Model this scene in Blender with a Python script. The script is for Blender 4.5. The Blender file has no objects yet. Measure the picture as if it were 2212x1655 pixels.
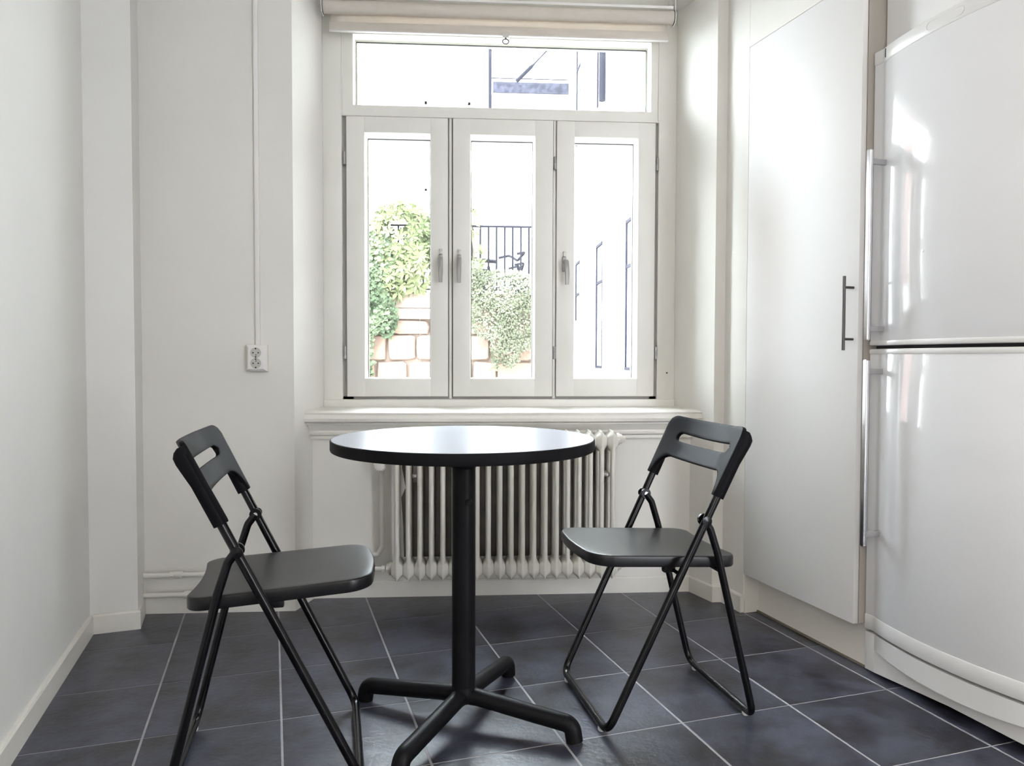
import bpy, bmesh, math, random
from math import sin, cos, pi, radians, sqrt
from mathutils import Vector, Matrix, noise

random.seed(11)
SC = bpy.context.scene
COL = SC.collection

# ------------------------------------------------------------------ camera
CAM_H = 0.9563
YAW, PITCH, ROLL = 0.065598, -0.0320913, 0.0026085
fw = Vector((sin(YAW) * cos(PITCH), cos(YAW) * cos(PITCH), sin(PITCH)))
rt = Vector((cos(YAW), -sin(YAW), 0))
up = rt.cross(fw)
r2 = rt * cos(ROLL) + up * sin(ROLL)
u2 = -rt * sin(ROLL) + up * cos(ROLL)
cd = bpy.data.cameras.new('camera')
cd.sensor_fit = 'HORIZONTAL'
cd.sensor_width = 36.0
cd.lens = 1622.4 / 2212 * 36.0
cd.clip_start = 0.02
cd.clip_end = 200
cam = bpy.data.objects.new('camera', cd)
COL.objects.link(cam)
cam.matrix_world = Matrix(((r2.x, u2.x, -fw.x, 0), (r2.y, u2.y, -fw.y, 0), (r2.z, u2.z, -fw.z, CAM_H), (0, 0, 0, 1)))
SC.camera = cam

# ------------------------------------------------------------------ world, lights, exposure
world = bpy.data.worlds.new('overcast_sky')
SC.world = world
world.use_nodes = True
bg = world.node_tree.nodes['Background']
bg.inputs['Color'].default_value = (0.87, 0.915, 1.0, 1)
bg.inputs['Strength'].default_value = 40.0

def area(name, loc, rot, sx, sy, power, color=(1, 1, 1)):
    l = bpy.data.lights.new(name, 'AREA')
    l.shape = 'RECTANGLE'; l.size = sx; l.size_y = sy; l.energy = power; l.color = color
    o = bpy.data.objects.new(name, l); COL.objects.link(o)
    o.location = loc; o.rotation_euler = rot
    return o
# low hazy sun from the left, diffused by thin cloud
sl_ = bpy.data.lights.new('hazy_sun', 'SUN'); sl_.energy = 1.3; sl_.angle = radians(20); sl_.color = (1.0, 0.97, 0.93)
so_sun = bpy.data.objects.new('hazy_sun', sl_); COL.objects.link(so_sun)
_az, _el = radians(58), radians(14)
so_sun.rotation_euler = Vector((-sin(_az) * cos(_el), cos(_az) * cos(_el), sin(_el))).to_track_quat('Z', 'Y').to_euler()
# unseen fill light added by the left wall to brighten the cabinet side
area('left_fill_light', (-0.40, -0.75, 1.30), (radians(90), 0, radians(-93)), 0.9, 2.0, 92, (1.0, 0.95, 0.88))
# unseen warm overhead fill, added to lift the surfaces facing the camera
area('overhead_fill_light', (0.3, -0.1, 2.62), (0, 0, 0), 0.7, 0.7, 10, (1.0, 0.93, 0.84))
# portal that samples the daylight of the window
for (px_, pz_, pw_, ph_) in ((0.168, 2.13, 1.24, 0.3), (-0.266, 1.375, 0.28, 1.02), (0.165, 1.375, 0.28, 1.02), (0.597, 1.375, 0.28, 1.02)):
    p = area('window_portal', (px_, 3.34, pz_), (radians(-90), 0, 0), pw_, ph_, 1)
    p.data.cycles.is_portal = True

SC.view_settings.view_transform = 'Standard'
SC.view_settings.look = 'None'
SC.view_settings.gamma = 1.0
SC.view_settings.use_curve_mapping = False
SC.view_settings.exposure = 0.0

# ------------------------------------------------------------------ helpers
def tag(o, label=None, cat=None, group=None, kind=None):
    if label: o['label'] = label
    if cat: o['category'] = cat
    if group: o['group'] = group
    if kind: o['kind'] = kind
    return o

def mat(name, color, rough=0.5, metal=0.0, spec=0.5, var=0.0, vscale=8.0, bump=0.0, bscale=40.0, coat=0.0, color2=None, trans=0.0, detail=4.0, sheen=0.0, bdist=0.002, coat_rough=0.05):
    m = bpy.data.materials.new(name); m.use_nodes = True
    nt = m.node_tree; b = nt.nodes['Principled BSDF']
    b.inputs['Roughness'].default_value = rough
    b.inputs['Metallic'].default_value = metal
    b.inputs['Specular IOR Level'].default_value = spec
    b.inputs['Coat Weight'].default_value = coat
    b.inputs['Coat Roughness'].default_value = coat_rough
    b.inputs['Base Color'].default_value = (*color, 1)
    tc = nt.nodes.new('ShaderNodeTexCoord')
    if var > 0 or color2:
        n = nt.nodes.new('ShaderNodeTexNoise'); n.inputs['Scale'].default_value = vscale; n.inputs['Detail'].default_value = detail
        nt.links.new(tc.outputs['Object'], n.inputs['Vector'])
        mx = nt.nodes.new('ShaderNodeMix'); mx.data_type = 'RGBA'
        c2 = color2 or tuple(c * (1 - var) for c in color)
        mx.inputs['A'].default_value = (*color, 1); mx.inputs['B'].default_value = (*c2, 1)
        rp = nt.nodes.new('ShaderNodeMapRange'); rp.inputs['From Min'].default_value = 0.35; rp.inputs['From Max'].default_value = 0.65
        nt.links.new(n.outputs['Fac'], rp.inputs['Value'])
        nt.links.new(rp.outputs['Result'], mx.inputs['Factor'])
        nt.links.new(mx.outputs['Result'], b.inputs['Base Color'])
    if bump > 0:
        n2 = nt.nodes.new('ShaderNodeTexNoise'); n2.inputs['Scale'].default_value = bscale; n2.inputs['Detail'].default_value = 5
        nt.links.new(tc.outputs['Object'], n2.inputs['Vector'])
        bp = nt.nodes.new('ShaderNodeBump'); bp.inputs['Strength'].default_value = bump; bp.inputs['Distance'].default_value = bdist
        nt.links.new(n2.outputs['Fac'], bp.inputs['Height'])
        nt.links.new(bp.outputs['Normal'], b.inputs['Normal'])
    return m

M = {}
M['wall'] = mat('painted_plaster', (0.765, 0.745, 0.705), 0.7, var=0.02, vscale=3, bump=0.25, bscale=25)
M['wall_cool'] = mat('painted_plaster_left', (0.76, 0.75, 0.73), 0.7, var=0.02, vscale=3, bump=0.25, bscale=25)
M['ceiling'] = mat('ceiling_paint', (0.80, 0.79, 0.77), 0.8)
M['trim'] = mat('trim_gloss_paint', (0.77, 0.75, 0.70), 0.38, var=0.03, vscale=12, bump=0.15, bscale=60)
M['frame'] = mat('window_frame_paint', (0.785, 0.77, 0.72), 0.42, var=0.02, vscale=10, bump=0.08, bscale=50)
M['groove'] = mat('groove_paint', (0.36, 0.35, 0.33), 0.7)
M['radiator'] = mat('radiator_enamel', (0.70, 0.68, 0.62), 0.4, var=0.05, vscale=25, bump=0.1, bscale=90)
M['dark_patch'] = mat('dark_patch_behind_radiator', (0.10, 0.088, 0.072), 0.9, var=0.3, vscale=14, bump=0.6, bscale=40)
M['pipe'] = mat('pipe_paint', (0.74, 0.72, 0.68), 0.4, bump=0.25, bscale=60)
M['brass'] = mat('aged_brass', (0.16, 0.12, 0.08), 0.5, metal=0.6)
M['steel'] = mat('bracket_steel', (0.35, 0.34, 0.32), 0.5, metal=0.5)
M['metal'] = mat('window_fitting_metal', (0.30, 0.295, 0.29), 0.38, metal=0.8)
M['chrome'] = mat('bright_metal', (0.75, 0.76, 0.78), 0.25, metal=1.0)
M['plastic_white'] = mat('white_plastic', (0.80, 0.78, 0.76), 0.35)
M['plastic_clear'] = mat('milky_plastic', (0.62, 0.61, 0.56), 0.25)
M['hole'] = mat('dark_hole', (0.02, 0.018, 0.015), 0.7)
M['black'] = mat('black_powder_coat', (0.005, 0.005, 0.006), 0.45, spec=0.12)
M['black_tube'] = mat('black_gloss_tube', (0.003, 0.003, 0.004), 0.22, spec=0.3)
M['black_plastic'] = mat('black_plastic', (0.006, 0.0058, 0.007), 0.33, spec=0.36, bump=0.06, bscale=400)
M['black_back'] = mat('black_back_plastic', (0.006, 0.0058, 0.007), 0.45, spec=0.10, bump=0.06, bscale=400)
M['black_back'].node_tree.nodes['Principled BSDF'].inputs['IOR'].default_value = 1.28
M['edge_black'] = mat('black_table_edge', (0.004, 0.004, 0.005), 0.55, spec=0.12)
M['tabletop'] = mat('pale_laminate', (0.46, 0.48, 0.57), 0.26, spec=0.6)
M['cab'] = mat('cabinet_lacquer', (0.77, 0.765, 0.76), 0.46, spec=0.45)
M['cab_side'] = mat('cabinet_edge', (0.40, 0.37, 0.335), 0.6)
M['plinth'] = mat('plinth_foil', (0.74, 0.71, 0.66), 0.5)
M['fridge'] = mat('fridge_enamel', (0.70, 0.70, 0.715), 0.07, spec=0.6)
M['fridge_trim'] = mat('fridge_trim_plastic', (0.68, 0.675, 0.67), 0.3)
M['gasket'] = mat('door_gasket', (0.02, 0.019, 0.022), 0.6)
M['standoff'] = mat('grey_plastic', (0.36, 0.36, 0.38), 0.4)
M['alu'] = mat('brushed_aluminium', (0.62, 0.62, 0.65), 0.22, metal=1.0)
M['gunmetal'] = mat('gunmetal', (0.09, 0.08, 0.08), 0.4, metal=0.7)
M['rubber'] = mat('foot_rubber', (0.5, 0.5, 0.5), 0.6)
M['grout'] = mat('grout', (0.36, 0.35, 0.36), 0.75, var=0.2, vscale=9, bump=0.3, bscale=200)
M['slab_ext'] = mat('exterior_paving', (0.5, 0.49, 0.46), 0.9)

def tile_mat():
    m = bpy.data.materials.new('slate_grey_tile'); m.use_nodes = True
    nt = m.node_tree; b = nt.nodes['Principled BSDF']; L = nt.links
    tc = nt.nodes.new('ShaderNodeTexCoord'); oi = nt.nodes.new('ShaderNodeObjectInfo')
    ad = nt.nodes.new('ShaderNodeVectorMath'); ad.operation = 'ADD'
    sc = nt.nodes.new('ShaderNodeVectorMath'); sc.operation = 'SCALE'; sc.inputs['Scale'].default_value = 37.0
    cb = nt.nodes.new('ShaderNodeCombineXYZ'); L.new(oi.outputs['Random'], cb.inputs['X']); L.new(oi.outputs['Random'], cb.inputs['Z'])
    L.new(cb.outputs[0], sc.inputs[0]); L.new(tc.outputs['Object'], ad.inputs[0]); L.new(sc.outputs[0], ad.inputs[1])
    n = nt.nodes.new('ShaderNodeTexNoise'); n.inputs['Scale'].default_value = 7; n.inputs['Detail'].default_value = 7; n.inputs['Roughness'].default_value = 0.65
    L.new(ad.outputs[0], n.inputs['Vector'])
    cr = nt.nodes.new('ShaderNodeValToRGB')
    cr.color_ramp.elements[0].position = 0.38; cr.color_ramp.elements[0].color = (0.011, 0.011, 0.015, 1)
    cr.color_ramp.elements[1].position = 0.62; cr.color_ramp.elements[1].color = (0.048, 0.052, 0.078, 1)
    L.new(n.outputs['Fac'], cr.inputs['Fac'])
    hs = nt.nodes.new('ShaderNodeHueSaturation'); mr = nt.nodes.new('ShaderNodeMapRange')
    mr.inputs['To Min'].default_value = 0.85; mr.inputs['To Max'].default_value = 1.15
    L.new(oi.outputs['Random'], mr.inputs['Value']); L.new(mr.outputs['Result'], hs.inputs['Value'])
    L.new(cr.outputs['Color'], hs.inputs['Color']); L.new(hs.outputs['Color'], b.inputs['Base Color'])
    r = nt.nodes.new('ShaderNodeMapRange'); r.inputs['To Min'].default_value = 0.24; r.inputs['To Max'].default_value = 0.38
    L.new(n.outputs['Fac'], r.inputs['Value']); L.new(r.outputs['Result'], b.inputs['Roughness'])
    n2 = nt.nodes.new('ShaderNodeTexNoise'); n2.inputs['Scale'].default_value = 85; n2.inputs['Detail'].default_value = 3; L.new(ad.outputs[0], n2.inputs['Vector'])
    n3 = nt.nodes.new('ShaderNodeTexNoise'); n3.inputs['Scale'].default_value = 14; n3.inputs['Detail'].default_value = 2; L.new(ad.outputs[0], n3.inputs['Vector'])
    mm = nt.nodes.new('ShaderNodeMath'); mm.operation = 'MULTIPLY_ADD'; mm.inputs[1].default_value = 2.5
    L.new(n3.outputs['Fac'], mm.inputs[0]); L.new(n2.outputs['Fac'], mm.inputs[2])
    bp = nt.nodes.new('ShaderNodeBump'); bp.inputs['Strength'].default_value = 0.5; bp.inputs['Distance'].default_value = 0.0012
    L.new(mm.outputs[0], bp.inputs['Height']); L.new(bp.outputs['Normal'], b.inputs['Normal'])
    return m
M['tile'] = tile_mat()

def glass_mat():
    m = bpy.data.materials.new('window_glass'); m.use_nodes = True
    nt = m.node_tree; nt.nodes.clear(); L = nt.links
    out = nt.nodes.new('ShaderNodeOutputMaterial'); t = nt.nodes.new('ShaderNodeBsdfTransparent'); g = nt.nodes.new('ShaderNodeBsdfGlossy')
    g.inputs['Roughness'].default_value = 0.0; t.inputs['Color'].default_value = (0.97, 0.985, 0.98, 1)
    lw_ = nt.nodes.new('ShaderNodeLayerWeight'); lw_.inputs['Blend'].default_value = 0.5
    p5 = nt.nodes.new('ShaderNodeMath'); p5.operation = 'POWER'; p5.inputs[1].default_value = 5.0; L.new(lw_.outputs['Facing'], p5.inputs[0])
    f = nt.nodes.new('ShaderNodeMath'); f.operation = 'MULTIPLY_ADD'; f.inputs[1].default_value = 0.9; f.inputs[2].default_value = 0.025; L.new(p5.outputs[0], f.inputs[0])
    mx = nt.nodes.new('ShaderNodeMixShader')
    L.new(f.outputs[0], mx.inputs[0]); L.new(t.outputs[0], mx.inputs[1]); L.new(g.outputs[0], mx.inputs[2]); L.new(mx.outputs[0], out.inputs[0])
    return m
M['glass'] = glass_mat()

def fabric_mat():
    m = mat('blind_fabric', (0.80, 0.765, 0.72), 0.9, var=0.04, vscale=30, bump=0.3, bscale=300)
    nt = m.node_tree; b = nt.nodes['Principled BSDF']; L = nt.links
    out = [n for n in nt.nodes if n.type == 'OUTPUT_MATERIAL'][0]
    tr = nt.nodes.new('ShaderNodeBsdfTranslucent'); tr.inputs['Color'].default_value = (0.84, 0.74, 0.62, 1)
    mx = nt.nodes.new('ShaderNodeMixShader'); mx.inputs[0].default_value = 0.35
    L.new(b.outputs[0], mx.inputs[1]); L.new(tr.outputs[0], mx.inputs[2]); L.new(mx.outputs[0], out.inputs[0])
    return m
M['fabric'] = fabric_mat()

class MB:
    """collects geometry in one bmesh, build() links it as ONE mesh object"""
    def __init__(s): s.bm = bmesh.new()
    def box(s, a, b, bev=0.0, mtx=None):
        vs = [s.bm.verts.new((x, y, z)) for z in (a[2], b[2]) for y in (a[1], b[1]) for x in (a[0], b[0])]
        F = [(0, 2, 3, 1), (4, 5, 7, 6), (0, 1, 5, 4), (2, 6, 7, 3), (0, 4, 6, 2), (1, 3, 7, 5)]
        fs = [s.bm.faces.new([vs[i] for i in f]) for f in F]
        if bev > 0:
            es = list({e for f in fs for e in f.edges})
            r = bmesh.ops.bevel(s.bm, geom=es, offset=bev, segments=2, affect='EDGES', profile=0.5)
            vs = list({v for f in r['faces'] for v in f.verts} | {v for v in vs if v.is_valid})
        if mtx is not None:
            bmesh.ops.transform(s.bm, matrix=mtx, verts=[v for v in vs if v.is_valid])
        return s
    def prism(s, poly, z0, z1, bev=0.0):
        n = len(poly)
        a = [s.bm.verts.new((p[0], p[1], z0)) for p in poly]; b = [s.bm.verts.new((p[0], p[1], z1)) for p in poly]
        fs = [s.bm.faces.new(a[::-1]), s.bm.faces.new(b)]
        for i in range(n): fs.append(s.bm.faces.new((a[i], a[(i + 1) % n], b[(i + 1) % n], b[i])))
        if bev > 0:
            bmesh.ops.bevel(s.bm, geom=list({e for f in fs for e in f.edges}), offset=bev, segments=2, affect='EDGES', profile=0.5)
        return s
    def loft(s, rings, cap=True, closed=False):
        R = [[s.bm.verts.new(p) for p in r] for r in rings]
        n = len(R[0])
        for i in range(len(R) - (0 if closed else 1)):
            A = R[i]; B = R[(i + 1) % len(R)]
            for k in range(n): s.bm.faces.new((A[k], A[(k + 1) % n], B[(k + 1) % n], B[k]))
        if cap and not closed:
            s.bm.faces.new(R[0][::-1]); s.bm.faces.new(R[-1])
        return s
    def tube(s, pts, r, seg=12, cap=True, sq=None, closed=False):
        pts = [Vector(p) for p in pts]
        n = len(pts); rad = r if isinstance(r, (list, tuple)) else [r] * n
        T = []
        for i in range(n):
            if closed: t = pts[(i + 1) % n] - pts[i - 1]
            else: t = pts[min(i + 1, n - 1)] - pts[max(i - 1, 0)]
            T.append(t.normalized())
        ref = Vector((0, 0, 1)) if abs(T[0].z) < 0.9 else Vector((1, 0, 0))
        u = T[0].cross(ref).normalized(); rings = []
        for i in range(n):
            u = (u - T[i] * u.dot(T[i])).normalized(); v = T[i].cross(u)
            rings.append([pts[i] + (u * cos(2 * pi * k / seg) + v * sin(2 * pi * k / seg)) * rad[i] for k in range(seg)])
        return s.loft(rings, cap, closed)
    def lathe(s, prof, c=(0, 0, 0), axis='z', seg=24):
        rings = []
        for (r, h) in prof:
            ring = []
            for k in range(seg):
                a = 2 * pi * k / seg; x, y = r * cos(a), r * sin(a)
                p = {'z': (x, y, h), 'y': (x, h, -y), 'x': (h, x, y)}[axis]
                ring.append((p[0] + c[0], p[1] + c[1], p[2] + c[2]))
            rings.append(ring)
        return s.loft(rings)
    def grid(s, f, nu, nv, flip=False):
        V = [[s.bm.verts.new(f(i / nu, j / nv)) for j in range(nv + 1)] for i in range(nu + 1)]
        for i in range(nu):
            for j in range(nv):
                q = (V[i][j], V[i + 1][j], V[i + 1][j + 1], V[i][j + 1])
                s.bm.faces.new(q[::-1] if flip else q)
        return s
    def mesh(s, name, material, smooth=40):
        me = bpy.data.meshes.new(name)
        bmesh.ops.recalc_face_normals(s.bm, faces=s.bm.faces[:])
        s.bm.to_mesh(me); s.bm.free(); me.materials.append(material)
        if smooth:
            for p in me.polygons: p.use_smooth = True
            try: me.set_sharp_from_angle(angle=radians(smooth))
            except Exception: pass
        return me
    def build(s, name, material, parent=None, smooth=40):
        o = bpy.data.objects.new(name, s.mesh(name, material, smooth)); COL.objects.link(o)
        if parent: o.parent = parent
        return o

def empty(name, loc=(0, 0, 0), rz=0):
    o = bpy.data.objects.new(name, None); COL.objects.link(o); o.location = loc; o.rotation_euler = (0, 0, rz)
    o.empty_display_size = 0.1
    return o

def fillet(pts, r, n=6):
    pts = [Vector(p) for p in pts]; out = [pts[0]]
    for i in range(1, len(pts) - 1):
        a, b, c = pts[i - 1], pts[i], pts[i + 1]
        d1 = (a - b).normalized(); d2 = (c - b).normalized()
        ang = d1.angle(d2); rr = r[i - 1] if isinstance(r, (list, tuple)) else r
        t = min(rr / math.tan(ang / 2), (a - b).length * .49, (c - b).length * .49)
        p1 = b + d1 * t; p2 = b + d2 * t
        for k in range(n + 1):
            q = k / n
            out.append(p1 * (1 - q) ** 2 + b * 2 * q * (1 - q) + p2 * q * q)
    out.append(pts[-1])
    return out

def copy_tree(o, parent=None):
    c = o.copy(); COL.objects.link(c)
    if parent is not None: c.parent = parent
    for ch in list(o.children): copy_tree(ch, c)
    return c

# frame along the side walls of the room (turned 14 degrees from the window wall)
SK = 0.24395
T_ = Vector((sin(SK), -cos(SK), 0))       # along the right wall, towards the camera
N_ = Vector((-cos(SK), -sin(SK), 0))      # out of the right wall, into the room
P0 = Vector((1.0595, 2.742, 0))           # where the cabinet door starts
def W(s, off, z=0): return P0 + T_ * s + N_ * off + Vector((0, 0, z))
# local frame: x = along the wall (s), y = into the wall (-off), z up
WALL_MTX = Matrix(((T_.x, -N_.x, 0, P0.x), (T_.y, -N_.y, 0, P0.y), (0, 0, 1, 0), (0, 0, 0, 1)))
def wall_empty(name):
    o = bpy.data.objects.new(name, None); COL.objects.link(o); o.matrix_world = WALL_MTX; o.empty_display_size = .1
    return o

# ------------------------------------------------------------------ room shell
ZC = 2.70
def struct(name, mb, m, smooth=0, **k):
    return tag(mb.build(name, m, smooth=smooth), kind='structure', **k)

OX, OY, TS = -0.31753, 2.72253, 0.335
A_ = Vector((cos(SK), sin(SK), 0)); B_ = Vector((-sin(SK), cos(SK), 0))
# floor: grout bed with single tiles set on it
fl = struct('floor', MB().prism([(-2.4, -2.3), (2.6, -2.3), (2.6, 3.3), (-2.4, 3.3)], -0.12, -0.0007), M['grout'],
            label='floor of dark grey tiles in a diagonal grid with pale joints')
def clip(poly, nx, ny, d):   # keep nx*x+ny*y <= d
    out = []
    for i in range(len(poly)):
        a, b = poly[i], poly[(i + 1) % len(poly)]
        fa = nx * a[0] + ny * a[1] - d; fb = nx * b[0] + ny * b[1] - d
        if fa <= 0: out.append(a)
        if (fa < 0) != (fb < 0) and fa != fb:
            t = fa / (fa - fb); out.append((a[0] + (b[0] - a[0]) * t, a[1] + (b[1] - a[1]) * t))
    return out
g = 0.0027
for i in range(-5, 9):
    for j in range(-1, 16):
        c0 = A_ * (OX + i * TS) + B_ * (OY - (j + 1) * TS)
        h_ = .0017; q = [c0 + A_ * g + B_ * h_, c0 + A_ * (TS - g) + B_ * h_, c0 + A_ * (TS - g) + B_ * (TS - h_), c0 + A_ * g + B_ * (TS - h_)]
        poly = [(p.x, p.y) for p in q]
        poly = clip(poly, 0, 1, 3.035); poly = clip(poly, 0, -1, 2.0) if poly else poly
        ln = Vector((-cos(SK), -sin(SK)))
        if poly: poly = clip(poly, ln.x, ln.y, ln.x * -1.29 + ln.y * 2.65)
        if poly: poly = clip(poly, -ln.x, -ln.y, -(ln.x * W(0, -.62).x + ln.y * W(0, -.62).y))
        if len(poly) < 3: continue
        ar = abs(sum(poly[k][0] * poly[(k + 1) % len(poly)][1] - poly[(k + 1) % len(poly)][0] * poly[k][1] for k in range(len(poly)))) / 2
        if ar < 0.0006: continue
        cx = sum(p[0] for p in poly) / len(poly); cy = sum(p[1] for p in poly) / len(poly)
        dz = random.uniform(-0.0002, 0.0003)
        mb = MB(); n = len(poly)
        lo = [mb.bm.verts.new((p[0] - cx, p[1] - cy, -0.008)) for p in poly]
        mi = [mb.bm.verts.new((p[0] - cx, p[1] - cy, -0.0008 + dz)) for p in poly]
        hi = [mb.bm.verts.new(((p[0] - cx) * .994, (p[1] - cy) * .994, dz)) for p in poly]
        mb.bm.faces.new(hi)
        for k in range(n):
            k2 = (k + 1) % n
            mb.bm.faces.new((lo[k], lo[k2], mi[k2], mi[k])); mb.bm.faces.new((mi[k], mi[k2], hi[k2], hi[k]))
        o = mb.build('tile', M['tile'], fl, smooth=0); o.location = (cx, cy, 0)

struct('ceiling', MB().prism([(-2.4, -2.3), (2.6, -2.3), (2.6, 3.5), (-2.4, 3.5)], ZC, ZC + .12), M['ceiling'], label='white ceiling above the kitchen')
# left wall
L0 = Vector((-1.285, 2.653, 0)); tL = Vector((sin(SK + .005), -cos(SK + .005), 0)); nL = Vector((-cos(SK), -sin(SK), 0))
La = L0 + tL * 4.9
struct('wall_left', MB().prism([(p.x, p.y) for p in (L0 - tL * .3, La, La + nL * .2, L0 - tL * .3 + nL * .2)], -.1, ZC), M['wall_cool'],
       label='long white plaster wall on the left, running towards the camera')
BR = (-1.146, 2.712)
struct('wall_chimney_breast', MB().prism([(-1.30, 2.661), BR, (-1.195, 2.90), (-1.5, 2.90)], -.1, ZC), M['wall_cool'],
       label='narrow white plaster pier in the left corner beside the recess')
FY = 3.125
wf = MB()
wf.prism([(-1.7, 2.872), (-.633, 2.872), (-.568, FY), (-.568, 3.46), (-1.7, 3.46)], -.1, ZC)
wf.prism([(.983, 2.884), (1.09, 2.884), (1.5, 3.46), (.893, 3.46), (.893, FY)], -.1, ZC)
wf.prism([(-.66, 3.02), (.99, 3.02), (.99, 3.46), (-.66, 3.46)], -.1, .735)
wf.prism([(-.66, 2.876), (1.0, 2.886), (1.0, 3.46), (-.66, 3.46)], 2.405, ZC)
struct('wall_window', wf, M['wall'], label='white plaster wall with a splayed niche holding the window and radiator')
struct('wall_right_strip', MB().prism([(p.x, p.y) for p in (W(-.148, 0), W(-.0075, 0), W(-.0075, -.03), W(-.0175, -.03), W(-.0175, -.62), W(-.3, -.5))], -.1, ZC), M['wall'],
       label='narrow white wall strip between the window niche and the tall cabinet')
struct('wall_right', MB().prism([(p.x, p.y) for p in (W(-.1, -.63), W(5.0, -.63), W(5.0, -.75), W(-.1, -.75))], -.1, ZC), M['wall'], label='white right wall behind the cabinet and refrigerator')
struct('wall_bulkhead', MB().prism([(p.x, p.y) for p in (W(-.0076, -.0004), W(.556, -.0004), W(.556, -.625), W(-.0075, -.625))], 2.1095, ZC), M['wall'],
       label='cream bulkhead filling the space above the tall cabinet')
struct('wall_rear', MB().box((-2.4, -2.2, -.1), (2.6, -2.0, ZC)), M['wall'], label='white wall closing the kitchen behind the camera')

# baseboards
def board(name, pts, h, th, side, m, label):
    """pts in plan along the front face; thickness goes to the wall side"""
    mb = MB(); P = [Vector((p[0], p[1], 0)) for p in pts]; n = len(P); offs = []
    for i in range(n):
        ds = []
        if i > 0: ds.append((P[i] - P[i - 1]).normalized())
        if i < n - 1: ds.append((P[i + 1] - P[i]).normalized())
        ns = [Vector((-d.y, d.x, 0)) * side for d in ds]
        b = sum(ns, Vector()) / len(ns); b = b / max(b.dot(ns[0]), .3) / 1.0
        offs.append(b)
    prof = [(0, 0), (0, h - .006), (.003, h - .001), (th - .001, h), (th + .004, h), (th + .004, 0)]
    rings = [[P[i] + offs[i] * (o) + Vector((0, 0, z)) for (o, z) in prof] for i in range(n)]
    mb.loft(rings)
    return tag(mb.build(name, m, smooth=0), kind='structure', label=label)
Lb = Vector((-1.273, 2.656, 0))
q = Lb + tL * 4.6
board('baseboard_left', [(q.x, q.y), (Lb.x, Lb.y)], .067, .010, 1, M['trim'], 'low white baseboard along the left wall')
board('baseboard_corner', [(-1.273, 2.656), (-1.133, 2.701), (-1.183, 2.866)], .067, .010, 1, M['trim'], 'white baseboard wrapping the narrow pier in the left corner')
board('baseboard_recess', [(-1.19, 2.860), (-.631, 2.862), (-.590, 3.008), (.929, 3.010), (.980, 2.870), (1.016, 2.870), (1.046, 2.745)], .066, .010, 1, M['trim'],
      'cream baseboard following the recess, the window niche and the right corner')

# ------------------------------------------------------------------ window
win = empty('window_1', (0, 0, 0)); tag(win, 'white painted window of three tall casements below a wide transom light', kind='structure')
ZB, ZT = .735, 2.405
XL, XR = -.568, .893
# outer casing: jambs, head, bottom rail, transom bar, mullions
fr = MB()
fr.box((XL, FY, ZB), (-.492, FY + .18, ZT), .002)
fr.box((.818, FY, ZB), (XR, FY + .18, ZT), .002)
fr.build('jamb', M['frame'], win)
MB().box((XL, FY - .008, ZB), (XR, FY + .18, .788), .003).build('bottom_rail', M['frame'], win)
# transom casement frame (fixed light), face slightly proud of the jamb
T0, T1, TX0, TX1 = 1.989, 2.274, -.446, .784
tf = MB()
tf.box((-.492, FY + .002, 1.949), (TX0, FY + .06, ZT)); tf.box((TX1, FY + .002, 1.949), (.818, FY + .06, ZT))
tf.box((TX0, FY + .002, 1.949), (TX1, FY + .06, T0)); tf.box((TX0, FY + .002, T1), (TX1, FY + .06, ZT))
tf.build('transom_frame', M['frame'], win, smooth=0)
bd = MB()
for (a, b) in (((-.4925, FY - .003, 1.95), (-.4885, FY + .01, ZT)), ((.8145, FY - .003, 1.95), (.8185, FY + .01, ZT)), ((-.492, FY - .001, 1.944), (.818, FY + .01, 1.949))):
    bd.box(a, b, .001)
bd.build('bead', M['frame'], win, smooth=0)
def pane_unit(x0, x1, z0, z1, parent, d=.006):
    """inner glass, then the outer frame with its own glass (double casement)"""
    MB().box((x0 - .004, FY + .030, z0 - .004), (x1 + .004, FY + .034, z1 + .004)).build('pane', M['glass'], parent, smooth=0)
    ob = MB(); t = .030; y0, y1 = FY + .075, FY + .105
    i0, i1, j0, j1 = x0 + .004, x1 - .004, z0 + .002, z1 - .003
    ob.box((x0 - t, y0, z0 - t), (i0, y1, z1 + t)); ob.box((i1, y0, z0 - t), (x1 + t, y1, z1 + t))
    ob.box((i0, y0, z0 - t), (i1, y1, j0)); ob.box((i0, y0, j1), (i1, y1, z1 + t))
    ob.build('outer_frame', M['frame'], parent, smooth=0)
    MB().box((i0, y0 + .02, j0), (i1, y0 + .024, j1)).build('outer_pane', M['glass'], parent, smooth=0)
    gk = MB(); k = .0035
    gk.box((i0, y0 - .002, j1 - .004), (i1, y0 + .004, j1)); gk.box((i0, y0 - .002, j0), (i0 + k * .6, y0 + .004, j1)); gk.box((i1 - k * .6, y0 - .002, j0), (i1, y0 + .004, j1))
    gk.build('glazing_seal', M['gasket'], parent, smooth=0)
tl = empty('transom_light', (0, 0, 0)); tl.parent = win
pane_unit(TX0, TX1, T0, T1, tl)
# mullions behind the gaps
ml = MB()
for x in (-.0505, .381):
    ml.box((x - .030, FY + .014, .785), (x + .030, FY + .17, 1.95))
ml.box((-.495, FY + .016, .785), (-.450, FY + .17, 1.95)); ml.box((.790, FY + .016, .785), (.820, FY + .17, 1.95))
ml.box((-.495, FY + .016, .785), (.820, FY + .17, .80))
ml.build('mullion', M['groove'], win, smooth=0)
lm = MB()
for x in (-.0505, .381): lm.box((x - .0055, FY + .006, .790), (x + .0055, FY + .02, 1.948), .001)
lm.build('mullion_bead', M['frame'], win, smooth=0)

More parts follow.
